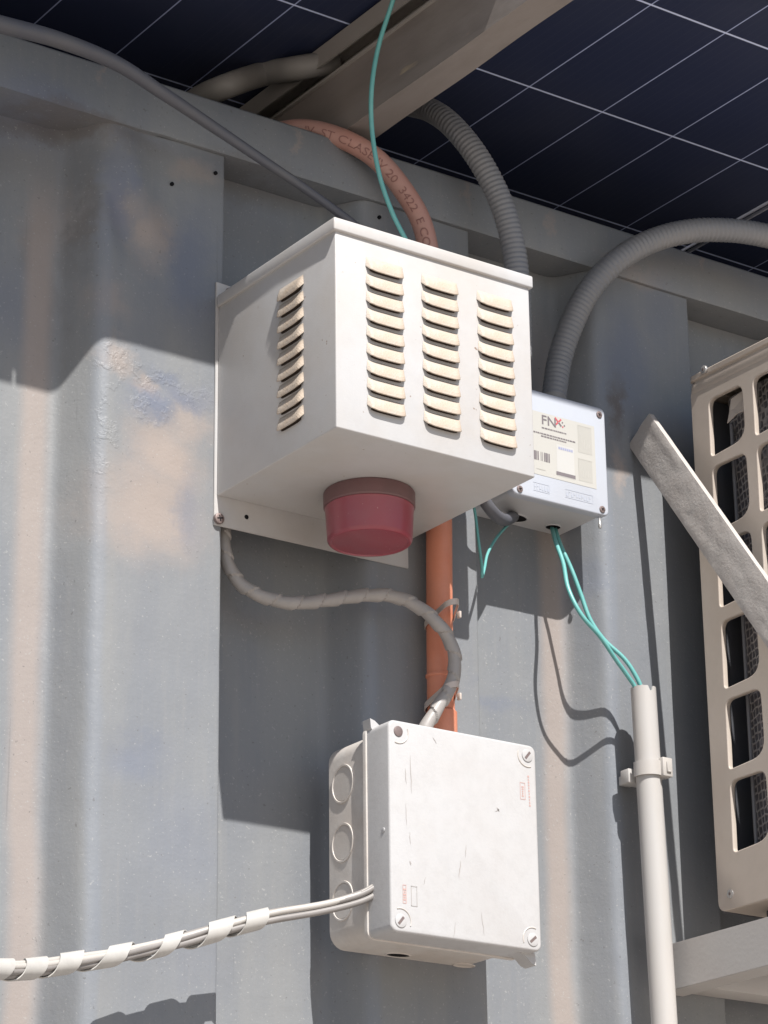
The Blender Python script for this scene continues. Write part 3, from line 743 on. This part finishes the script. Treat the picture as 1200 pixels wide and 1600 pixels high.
# printing that runs along the arch
def tube_text(s, size, pts, s0, roll, rad, sx=1.0):
    me = text_mesh(s, size); F = frames(pts); L = [0]
    for a, b in zip(pts, pts[1:]): L.append(L[-1]+(b-a).length)
    bm = bmesh.new(); vs = []
    for v in me.vertices:
        d = s0 + v.co.x*sx
        i = max(0, min(len(L)-2, next((k for k in range(len(L)-1) if L[k+1] >= d), len(L)-2))); u = (d-L[i])/max(1e-9, L[i+1]-L[i])
        p = pts[i].lerp(pts[i+1], u); T, U, V = F[i]
        view = (CAM-p); view = (view - T*view.dot(T)).normalized(); side = T.cross(view)
        a = roll + (v.co.y-size*.35)/rad
        vs.append(bm.verts.new(p + (view*math.cos(a) - side*math.sin(a)*-1*-1)*(rad+.0003)))
    for f in me.polygons:
        try: bm.faces.new([vs[i] for i in f.vertices])
        except ValueError: pass
    return bm
obj('printing', tube_text('IV  ST CLASE IV 20  3422  E COV  28223 M', .0135, op, .072, -.02, .0126, 1.2), M['orangeink'], t, smooth=False)

f1 = path([(610,150,.12),(640,163,.06),(672,172,.015),(706,196,-.02),(745,244,-.045),(778,305,-.058),(798,365,-.062),(808,430,-.062),(811,490,-.062),(812,560,-.062)], .002)
f1 = [p for p in f1 if p.z > 2.818]
conduit('flexible_conduit', 'grey ribbed conduit curving down from under the beam behind the louvred housing', 'conduit', ribp(f1), .0142, 'greyflex', 26, rib, 'grey ribbed conduits')
f2 = [PY(a, b, y) for a, b, y in ((1290,420,-.10),(1245,383,-.10),(1195,368,-.095),(1140,360,-.085),(1080,361,-.07),(1020,376,-.055),(965,407,-.04),(920,455,-.02),(892,510,-.008),(874,565,.0))]+[Vector((ft.x, 0, FZ1+.012))]
conduit('flexible_conduit', 'grey ribbed conduit arching from the right edge into the top of the sticker box', 'conduit', ribp(resample(catmull(f2), .002)), .0148, 'greyflex', 26, rib, 'grey ribbed conduits')
# smooth grey pipe in front of the mounting rail
gp = [PY(285,172,.20), PY(318,150,.14), PY(358,133,.10), PX(410,116,x1-.030), PX(462,107,x1-.016), PX(500,101,x1+.006), PX(520,98,x1+.024)]
conduit('smooth_conduit', 'smooth grey conduit rising from behind the top rail to the side of the beam', 'conduit', resample(catmull(gp), .004), .0150, 'greypipe')
# dark hose across the rail
hp = path([(-60,22,-.16),(0,38,-.14),(90,62,-.12),(180,98,-.10),(255,146,-.085),(330,196,-.065),(410,250,-.05),(480,297,-.04),(548,347,-.03),(600,392,-.02)], .005)
conduit('dark_hose', 'dark grey hose slanting across the top rail from the upper left corner', 'hose', hp, lambda u: .0095-.0043*sst(0, .9, u), 'hose', 20)
# teal wires
def wire(label, lst, r=.0021, step=.004, group='teal wires'):
    pts = resample(catmull([p if isinstance(p, Vector) else PY(*p) for p in lst]), step)
    return conduit('teal_wire', label, 'wire', pts, r, 'teal', 12, None, group)
wire('long teal wire hanging down from above into the top of the louvred housing', [(640,-90,-.20),(614,0,-.17),(592,70,-.15),(581,135,-.14),(581,200,-.13),(592,270,-.125),(612,330,-.12),(636,378,-.115),(652,408,-.11)], .0027)
wire('short teal wire looping below the corner of the housing up to the sticker box', [(736,780,-.035),(742,800,-.035),(747,840,-.04),(753,885,-.042),(753,902,-.040),(757,888,-.03),(762,865,-.02),(776,840,-.01),(797,816,.0)], .0017)
pt = PY(1003, 1078, -.045)
wire('left of the two teal wires running from the sticker box to the white pipe', [PZ(862,823,FZ0+.004),(868,846,-.002),(880,880,-.020),(888,920,-.036),(908,960,-.047),(938,995,-.050),(962,1030,-.048),(982,1058,-.046),(994,1078,-.045),(1000,1110,-.045)], .0026)
wire('right of the two teal wires running from the sticker box to the white pipe', [PZ(867,824,FZ0+.004),(876,852,.002),(893,890,-.008),(908,930,-.014),(922,968,-.020),(944,1000,-.028),(974,1028,-.038),(991,1052,-.043),(1003,1078,-.045),(1008,1110,-.045)], .0026)
# short grey cable that pokes into the underside of the sticker box
gc = [Vector((.074, -.05, 2.70)), PY(752, 770, -.045), PY(768, 798, -.040), PY(786, 812, -.026), PZ(800, 808, FZ0-.004), PZ(802, 804, FZ0+.008)]
conduit('grey_cable', 'short grey cable bending into the hole under the sticker box', 'cable', resample(catmull(gc), .003), .0072, 'hose', 18)
# taped grey cable
tp = path([(352,800,-.0006+.02),(350,842,.020),(356,880,.016),(376,912,.010),(410,932,-.002),(455,942,-.014),(510,938,-.022),(560,931,-.028),(610,931,-.036),(650,946,-.048),(680,970,-.058),(702,1000,-.060),(711,1035,-.060),(704,1072,-.059),(686,1102,-.058),(668,1132,-.055),(660,1150,-.052)], .0015)
hel = lambda s, a: 1 + .26*(((s/.0265 + a/(2*math.pi)) % 1.0) - .5)
t = thing('taped_cable', 'grey tape-wrapped cable snaking from the housing across the orange conduit', 'cable', tuple(tp[-1]))
bm = bmesh.new(); tube(bm, tp, .0074, 26, hel); obj('tape_wrap', bm, M['tape'], t, ang=25)
# cable ties: flat straps pulled tight round conduit and cable
def hull(P):
    P = sorted(set(P)); 
    def half(Q):
        h = []
        for p in Q:
            while len(h) > 1 and (h[-1][0]-h[-2][0])*(p[1]-h[-2][1])-(h[-1][1]-h[-2][1])*(p[0]-h[-2][0]) <= 0: h.pop()
            h.append(p)
        return h
    return half(P)[:-1] + half(P[::-1])[:-1]
for (a, b, lab) in ((682, 970, 'upper cable tie holding the taped cable to the orange conduit'), (688, 1098, 'lower cable tie holding the taped cable to the orange conduit')):
    q = PY(687, b, -.024); qc = PY(a, b, -.058); qc.x = max(min(qc.x, q.x+.010), q.x-.010); P = []
    for k in range(48):
        th = 2*math.pi*k/48; P.append((round(q.x+.0160*math.cos(th), 6), round(-.024+.0160*math.sin(th), 6))); P.append((round(qc.x+.0088*math.cos(th), 6), round(-.058+.0088*math.sin(th), 6)))
    H = hull(P); cen_ = Vector((sum(p[0] for p in H)/len(H), sum(p[1] for p in H)/len(H), 0)); W = .0034
    bm = bmesh.new(); V = []
    for (x, y) in H:
        z = q.z + .22*(x-q.x) - .25*(y+.024); o_ = (Vector((x, y, 0))-cen_).normalized()*.0013; c = Vector((x, y, z))
        V.append([bm.verts.new(v) for v in (c+Vector((0,0,W)), c+o_+Vector((0,0,W)), c+o_-Vector((0,0,W)), c-Vector((0,0,W)))])
    nH = len(V)
    for i in range(nH):
        for j in range(4): bm.faces.new((V[i][j], V[(i+1)%nH][j], V[(i+1)%nH][(j+1)%4], V[i][(j+1)%4]))
    bmesh.ops.recalc_face_normals(bm, faces=bm.faces[:])
    c = Vector((q.x+.0168, -.038, q.z+.0072)); box(bm, c.x-.0015, c.x+.0014, c.y-.003, c.y+.003, c.z-.0050, c.z+.0030, .0009)
    tag(obj('cable_tie', bm, M['tie']), lab, 'cable tie', 'cable ties on the orange conduit')
# bundle of cables at the lower left
bp = path([(-90,1515,-.14),(-30,1516,-.115),(40,1514,-.085),(110,1505,-.066),(190,1492,-.057),(270,1474,-.054),(345,1453,-.057),(420,1434,-.064),(500,1420,-.073),(560,1404,-.080),(592,1388,-.082)], .004)
t = thing('cable_bundle', 'bundle of white and grey cables in loose white spiral wrap at lower left', 'cable bundle', tuple(bp[-1]))
FR = frames(bp); nb = len(bp)
for j, (ph, rr, mm) in enumerate(((10,.0033,'greycable'),(80,.0035,'whitecable'),(150,.0033,'whitecable'),(220,.0033,'greycable'),(295,.0034,'greycable'))):
    pts = []
    for i, (p, (T, U, V)) in enumerate(zip(bp, FR)):
        f = i/(nb-1); a = R(ph+175) + f*2.2*math.sin(f*2+j) ; sp_ = .0053*(1-.25*f) + .0012*noise.noise(Vector((f*7, j*3, 1)))
        pts.append(p + (U*math.cos(a)+V*math.sin(a))*sp_)
    bm = bmesh.new(); tube(bm, pts, rr, 12); obj('cable', bm, M[mm], t)
# spiral wrap
def bpoint(px_target): return min(range(nb), key=lambda i: abs((W2C @ (bp[i]-CAM)).x/(W2C @ (bp[i]-CAM)).z*FPX+600-px_target))
turns = [-70, -8, 44, 97, 172, 256, 338, 396, 436]
bm = bmesh.new(); rib_pts = []
idx = [bpoint(a) for a in turns]
for k in range(len(idx)-1):
    for j in range(24):
        f = j/24; i = idx[k] + (idx[k+1]-idx[k])*f; i0 = int(i); u = i-i0; i1 = min(nb-1, i0+1)
        p = bp[i0].lerp(bp[i1], u); T, U, V = FR[i0]
        # phase 0 = towards the viewer
        view = CAM-p; view = (view-T*view.dot(T)).normalized(); sd = T.cross(view)
        ph = 2*math.pi*f
        rad = .0094 + .0004*math.sin(i*.3); n_ = view*math.cos(ph)-sd*math.sin(ph)
        rib_pts.append((p+n_*rad, T, n_))
rows = []
for i, (p, T, n_) in enumerate(rib_pts):
    wd = (.0158 if i < 24*4 else .0135+.0022*math.sin(i*.09)) * (1 if i < len(rib_pts)-30 else .9)
    rows.append([p-T*wd+n_*0, p-T*wd+n_*.0011, p+T*wd+n_*.0011, p+T*wd])
rows = rows[:-14]
V = [[bm.verts.new(v) for v in r_] for r_ in rows]
for a, b in zip(V, V[1:]):
    for j in range(4): bm.faces.new((a[j], b[j], b[(j+1)%4], a[(j+1)%4]))
bm.faces.new(V[0]); bm.faces.new(V[-1]); bmesh.ops.recalc_face_normals(bm, faces=bm.faces[:])
obj('spiral_wrap', bm, M['wrap'], t, ang=60)

# ------------------------------------------------------------------ white pipe and its clip
pc0, pc1 = PY(1005, 1076, -.045), PY(1038, 1600, -.045)
pxm = (pc0.x+pc1.x)/2; PR = .0148
t = thing('white_pipe', 'white plastic pipe with a ragged open top standing against the wall, teal wires inside', 'pipe', (pxm, -.045, .2))
bm = bmesh.new(); seg = 40; outer = []
zt_ = pc0.z
V = []
for (rr, zz, jag) in ((PR, .18, 0), (PR, 1.6, 0), (PR, zt_-.03, 0), (PR, zt_, 1), (PR-.0016, zt_-.0003, 1), (PR-.0016, zt_-.08, 0)):
    xo = lambda z: pc0.x + (pc1.x-pc0.x)*(pc0.z-z)/(pc0.z-pc1.z)
    V.append([(xo(zz)+rr*math.cos(2*math.pi*k/seg), -.045+rr*math.sin(2*math.pi*k/seg), zz+(jag*(.0016*noise.noise(Vector((k*.9, 3, 0))) - (.006 if k in (29, 30) else 0)))) for k in range(seg)])
loft(bm, V, cap0=True, cap1=False)
obj('tube', bm, M['pvc'], t)
bm = bmesh.new(); a_ = V[5]; f = bm.faces.new([bm.verts.new(p) for p in a_]); obj('bore', bm, M['black'], t, smooth=False)
t = thing('pipe_clip', 'white plastic saddle clip with a snap buckle holding the white pipe to the wall', 'pipe clip', (pxm, -.03, 2.38))
cz_ = PY(1008, 1196, -.060).z; cxp = pc0.x+(pc1.x-pc0.x)*(pc0.z-cz_)/(pc0.z-pc1.z)
bm = bmesh.new(); hw = .0085; rr0, rr1 = PR+.0003, PR+.0030
ang = [R(-200+ (220)*k/30) for k in range(31)]
rings = [[(cxp+r_*math.cos(a), -.045+r_*math.sin(a), cz_+z) for (r_, z) in ((rr0,-hw),(rr1,-hw),(rr1,hw),(rr0,hw))] for a in ang]
loft(bm, rings); obj('strap', bm, M['pvc'], t, ang=40)
bm = bmesh.new(); box(bm, cxp-.0180, cxp+.012, -.031, -.016, cz_-.013, cz_+.004, .0015); box(bm, cxp-.008, cxp+.008, -.0162, -.001, cz_-.009, cz_+.002, .001); obj('base', bm, M['pvc'], t)
bm = bmesh.new()
box(bm, cxp+.004, cxp+.0185, -.0665, -.052, cz_-.010, cz_+.0125, .0015); box(bm, cxp+.0088, cxp+.0105, -.0685, -.066, cz_-.005, cz_+.007, .0004); box(bm, cxp+.0105, cxp+.0150, -.0685, -.066, cz_-.005, cz_-.003, .0004)
box(bm, cxp+.0186, cxp+.0215, -.061, -.030, cz_-.008, cz_+.008, .001)
obj('buckle', bm, M['pvc'], t)

# ------------------------------------------------------------------ wall bracket: tie and arm
SX = .345
br = thing('wall_bracket', 'galvanised steel bracket with diagonal strap and horizontal arm beside the air conditioner', 'bracket', (SX, 0, 2.2))
pA, pB, pC, pD = PX(1010,641,SX), PX(1200,912,SX), PX(985,701,SX), PX(1200,1012,SX)
dr = ((pB-pA).normalized()+(pD-pC).normalized()).normalized(); per = Vector((0, -dr.z, dr.y)); 
if per.z < 0: per = -per
Lw = abs((pA-pC).dot(per)); cen = (pA+pC)/2
armz1 = PX(1130, 1449, SX).z; armz0 = PX(1130, 1524, SX).z
Ls = (cen.z-armz0-.02)/(-dr.z)
bm = bmesh.new(); n = 90; m_ = 10; TH = .0080
G = []
for i in range(n+1):
    s_ = Ls*i/n; row = []
    for j in range(m_+1):
        v = -Lw/2+Lw*j/m_
        p = cen+dr*s_+per*v; e = .0009*noise.noise(Vector((s_*60, v*70, 2))) + .0006*noise.noise(Vector((s_*180, v*200, 5)))
        edge = 1 if j in (0, m_) else 0
        row.append(bm.verts.new((SX+(e if not edge else .0006), p.y + (0), p.z + .0005*noise.noise(Vector((s_*50, j*.1, 8)))*edge)))
    G.append(row)
for a, b in zip(G, G[1:]):
    for j in range(m_): bm.faces.new((a[j], a[j+1], b[j+1], b[j]))
B = [[bm.verts.new((SX+TH, v.co.y, v.co.z)) for v in (r_[0], r_[-1])] for r_ in G]
for i in range(n):
    bm.faces.new((G[i][-1], B[i][1], B[i+1][1], G[i+1][-1])); bm.faces.new((G[i][0], G[i+1][0], B[i+1][0], B[i][0])); bm.faces.new((B[i][0], B[i+1][0], B[i+1][1], B[i][1]))
bm.faces.new(G[0]+[B[0][1], B[0][0]]); bm.faces.new(G[-1]+[B[-1][1], B[-1][0]])
bmesh.ops.recalc_face_normals(bm, faces=bm.faces[:])
obj('tie_strap', bm, M['galv'], br, ang=40)
bm = bmesh.new(); yend = (cen+dr*Ls).y-.03
sec = [(SX+.006, armz0), (SX+.006, armz1), (SX+.040, armz1), (SX+.040, armz1-.004), (SX+.010, armz1-.004), (SX+.010, armz0+.004), (SX+.040, armz0+.004), (SX+.040, armz0)]
loft(bm, [[(a, y, b) for a, b in sec] for y in (-.0015, yend)]); bmesh.ops.bevel(bm, geom=[e for e in bm.edges], offset=.0007, segments=2, affect='EDGES')
obj('arm', bm, M['armpaint'], br)
bm = bmesh.new(); cz0 = armz0+.004
box(bm, SX+.0405, SX+.699, -.040, -.0015, cz0, cz0+.030, .001); obj('cross_bar', bm, M['armpaint'], br)
bm = bmesh.new(); box(bm, SX+.70, SX+.735, yend, -.0415, armz0, armz1, .001); obj('arm', bm, M['armpaint'], br)
bm = bmesh.new(); q = cen+dr*(Ls-.04); cyl(bm, (SX-.0005, q.y, q.z), (-1,0,0), .008, .005, 6); obj('bolt', bm, M['screw'], br)

# ------------------------------------------------------------------ air conditioner outdoor unit (its side faces the viewer)
AXP = .385
tl, bl_ = PX(1079, 598, AXP), PX(1130, 1420, AXP)
ay0 = (tl.y+bl_.y)/2; az1, az0 = PX(1081, 590, AXP).z, PX(1132, 1424, AXP).z
ay1 = -.43
ac = thing('air_conditioner', 'beige outdoor air conditioner unit at the right edge with rounded side openings', 'air conditioner', (AXP, ay0, az0))
def acp(px, py): q = PX(px, py, AXP); return (q.y, q.z)
# side panel: outline with openings, made as a filled curve standing in the YZ plane (u = toward viewer, v = up)
def side_curve(loops, th, bev, x):
    cu = bpy.data.curves.new('panel', 'CURVE'); cu.dimensions = '2D'; cu.fill_mode = 'BOTH'; cu.extrude = th; cu.bevel_depth = bev; cu.bevel_resolution = 2
    for lp in loops:
        sp = cu.splines.new('POLY'); sp.points.add(len(lp)-1); sp.use_cyclic_u = True
        for k, (u, v) in enumerate(lp): sp.points[k].co = (u, v, 0, 1)
    o = bpy.data.objects.new('panel', cu); COL.objects.link(o); dg = bpy.context.evaluated_depsgraph_get(); dg.update()
    me = bpy.data.meshes.new_from_object(o.evaluated_get(dg)); COL.objects.unlink(o); bpy.data.objects.remove(o)
    bm = bmesh.new(); bm.from_mesh(me)
    for v in bm.verts: v.co = (x+v.co.z, -v.co.x, v.co.y)          # u = -y
    bmesh.ops.recalc_face_normals(bm, faces=bm.faces[:])
    return bm
def rloop(pts, r=.012, n=5):
    out = []; m = len(pts); pts = [Vector(p).to_2d() if len(p) > 2 else Vector(p) for p in pts]
    for i in range(m):
        a, b, c = pts[i-1], pts[i], pts[(i+1)%m]; rr = r[i] if isinstance(r, (list, tuple)) else r
        d1 = (a-b); d2 = (c-b); rr = min(rr, d1.length*.48, d2.length*.48); p = b+d1.normalized()*rr; q = b+d2.normalized()*rr
        for k in range(n+1): t_ = k/n; v = p*(1-t_)**2+b*2*t_*(1-t_)+q*t_*t_; out.append((v.x, v.y))
    return out
def U(px, py): y, z = acp(px, py); return (-y, z)
outer = rloop([(-ay0, az0), (-ay1, az0), (-ay1, az1-.022), (-ay0, az1-.022)], [.012, .004, .004, .004])
# rows of openings: left and right borders follow the photograph's first column; further columns repeat outwards
u0, u1 = U(1111, 670)[0], U(1168, 670)[0]
colw = u1-u0; pitch = colw + (U(1182, 670)[0]-u1)
rows_z = []
for (pt_, pb_, pxx) in ((623, 716, 1113), (727, 832, 1122), (846, 950, 1131), (968, 1078, 1136), (1090, 1203, 1146), (1216, 1332, 1155)):
    rows_z.append((U(pxx, pt_)[1], U(pxx+2, pb_)[1]))
# left border drawn from the picture
ul = [U(1111, 640)[0], U(1122, 780)[0], U(1128, 900)[0], U(1137, 1020)[0], U(1148, 1150)[0], U(1158, 1270)[0]]
ulm = u0
loops = [outer]
ncol = int((-ay1-.02-ulm)/pitch)
for c_ in range(ncol+1):
    a = ulm + c_*pitch; b = min(a+colw, -ay1-.03)
    if b-a < .02: continue
    for k, (zt2, zb2) in enumerate(rows_z):
        if (c_+k) % 1 == 0:
            loops.append(rloop([(a, zb2), (b, zb2+.004), (b-.001, zt2), (a+.001, zt2)], [.007, .022, .014, .012]))
obj('side_panel', side_curve(loops, .0022, .0012, AXP), M['acpaint'], ac, ang=40)
# raised border rib round the field of openings
def ringpath(bm, lp, r, x):
    pts = [Vector((x, -u, v)) for u, v in lp]; pts.append(pts[0].copy()); tube(bm, pts, r, 8, caps=False)
bm = bmesh.new(); ringpath(bm, rloop([(ulm-.012, rows_z[-1][1]-.026), (-ay1-.012, rows_z[-1][1]-.026), (-ay1-.012, rows_z[0][0]+.018), (ulm-.012, rows_z[0][0]+.018)], .014, 8), .0016, AXP-.0012)
obj('pressed_border', bm, M['acpaint'], ac)
# inner rim of the border: rear flange
bm = bmesh.new(); box(bm, AXP+.003, AXP+.78, ay0-.0012, ay0+.0005, az0, az1-.024); obj('rear_panel', bm, M['acdark'], ac, smooth=False)
bm = bmesh.new(); box(bm, AXP+.003, AXP+.78, ay1, ay1+.0015, az0, az1-.024); obj('front_panel', bm, M['acpaint'], ac, smooth=False)
bm = bmesh.new(); box(bm, AXP+.778, AXP+.78, ay1+.002, ay0-.002, az0, az1-.024); obj('far_side_panel', bm, M['acpaint'], ac, smooth=False)
bm = bmesh.new(); box(bm, AXP+.003, AXP+.777, ay1+.002, ay0-.002, az0+.001, az0+.004); obj('base_pan', bm, M['acpaint'], ac, smooth=False)
# lid with a stepped lip
bm = bmesh.new()
prf = [(0, -.024), (-.0035, -.024), (-.0045, -.021), (-.0035, -.012), (-.0015, -.0105), (-.0015, -.0085), (-.0045, -.007), (-.0045, -.0015), (-.002, .0008), (.02, .002)]
ringsL = []
for (ox, oz) in prf:
    x_a, x_b, y_a, y_b = AXP+ox, AXP+.78-ox, ay1+ox, ay0-ox
    lp = []
    for (sx_, sy_, a0) in ((x_b, y_b, 0), (x_a, y_b, 90), (x_a, y_a, 180), (x_b, y_a, 270)):
        r_ = .010; ccx = sx_-r_ if a0 in (0, 270) else sx_+r_; ccy = sy_-r_ if a0 in (0, 90) else sy_+r_
        for k in range(6): a = R(a0+90*k/5); lp.append((ccx+r_*math.cos(a), ccy+r_*math.sin(a), az1+oz))
    ringsL.append(lp)
loft(bm, ringsL, cap0=False, cap1=True); obj('lid', bm, M['acpaint'], ac, ang=30)
for (a, b) in ((1101, 578), (1143, 1397)):
    q = PX(a, b, AXP-.005 if b < 700 else AXP-.002); bm = bmesh.new(); cyl(bm, q, (-1,0,0), .0052, .0028, 20, bev=.001); cyl(bm, q+Vector((-.0028,0,0)), (-1,0,0), .0018, .0003, 8, mi=1); obj('screw', bm, [M['metal'], M['screw']], ac)
# coil behind the openings, bent at its rear end, and two thin tubes
cxo = AXP+.030; ystart = -(ulm+.007)
prof_c = [(cxo+.05, ystart+.012), (cxo+.022, ystart+.010), (cxo+.008, ystart+.002), (cxo, ystart-.018), (cxo, ay1+.02)]
pc = catmull([Vector((a, b, 0)) for a, b in prof_c], 6)
bm = bmesh.new()
va = [bm.verts.new((p.x, p.y, az0+.02)) for p in pc]; vb = [bm.verts.new((p.x, p.y, az1-.03)) for p in pc]
for i in range(len(pc)-1): bm.faces.new((va[i], va[i+1], vb[i+1], vb[i]))
o = obj('coil', bm, M['coil'], ac)
bm = bmesh.new(); box(bm, AXP+.10, AXP+.104, ay1+.003, ay0-.003, az0+.005, az1-.03); obj('inner_partition', bm, M['acdark'], ac, smooth=False)
for (yy, xx_, r_, z1_) in ((-(ulm+.014), AXP+.020, .0022, az1-.08), (-(ulm+.022), AXP+.04, .0026, az0+.17)):
    bm = bmesh.new(); pts = [Vector((xx_, yy, az0+.01)), Vector((xx_, yy, (az0+z1_)/2)), Vector((xx_, yy, z1_-.012)), Vector((xx_+.003, yy+.002, z1_-.003)), Vector((xx_+.012, yy+.006, z1_))]
    tube(bm, resample(catmull(pts), .004), r_, 10); obj('copper_tube', bm, M['acpipe'], ac)
# a torn flap of foil in the top opening
bm = bmesh.new()
F = [U(1136,622), U(1162,600), U(1162,625), U(1156,640), U(1148,646), U(1134,661), U(1135,640)]
F0 = [bm.verts.new((AXP+.006+.004*math.sin(i), -u, v)) for i, (u, v) in enumerate(F)]; bm.faces.new(F0)
r_ = bmesh.ops.extrude_face_region(bm, geom=bm.faces[:]); bmesh.ops.translate(bm, vec=(.001,0,0), verts=[v for v in r_['geom'] if isinstance(v, bmesh.types.BMVert)])
obj('torn_flap', bm, M['acpaint'], ac, smooth=False)
for xx_ in (AXP+.06, AXP+.70):
    bm = bmesh.new(); box(bm, xx_-.02, xx_+.02, ay1+.03, ay0-.03, armz1+.0005, az0+.001, .002); obj('foot', bm, M['acdark'], ac)
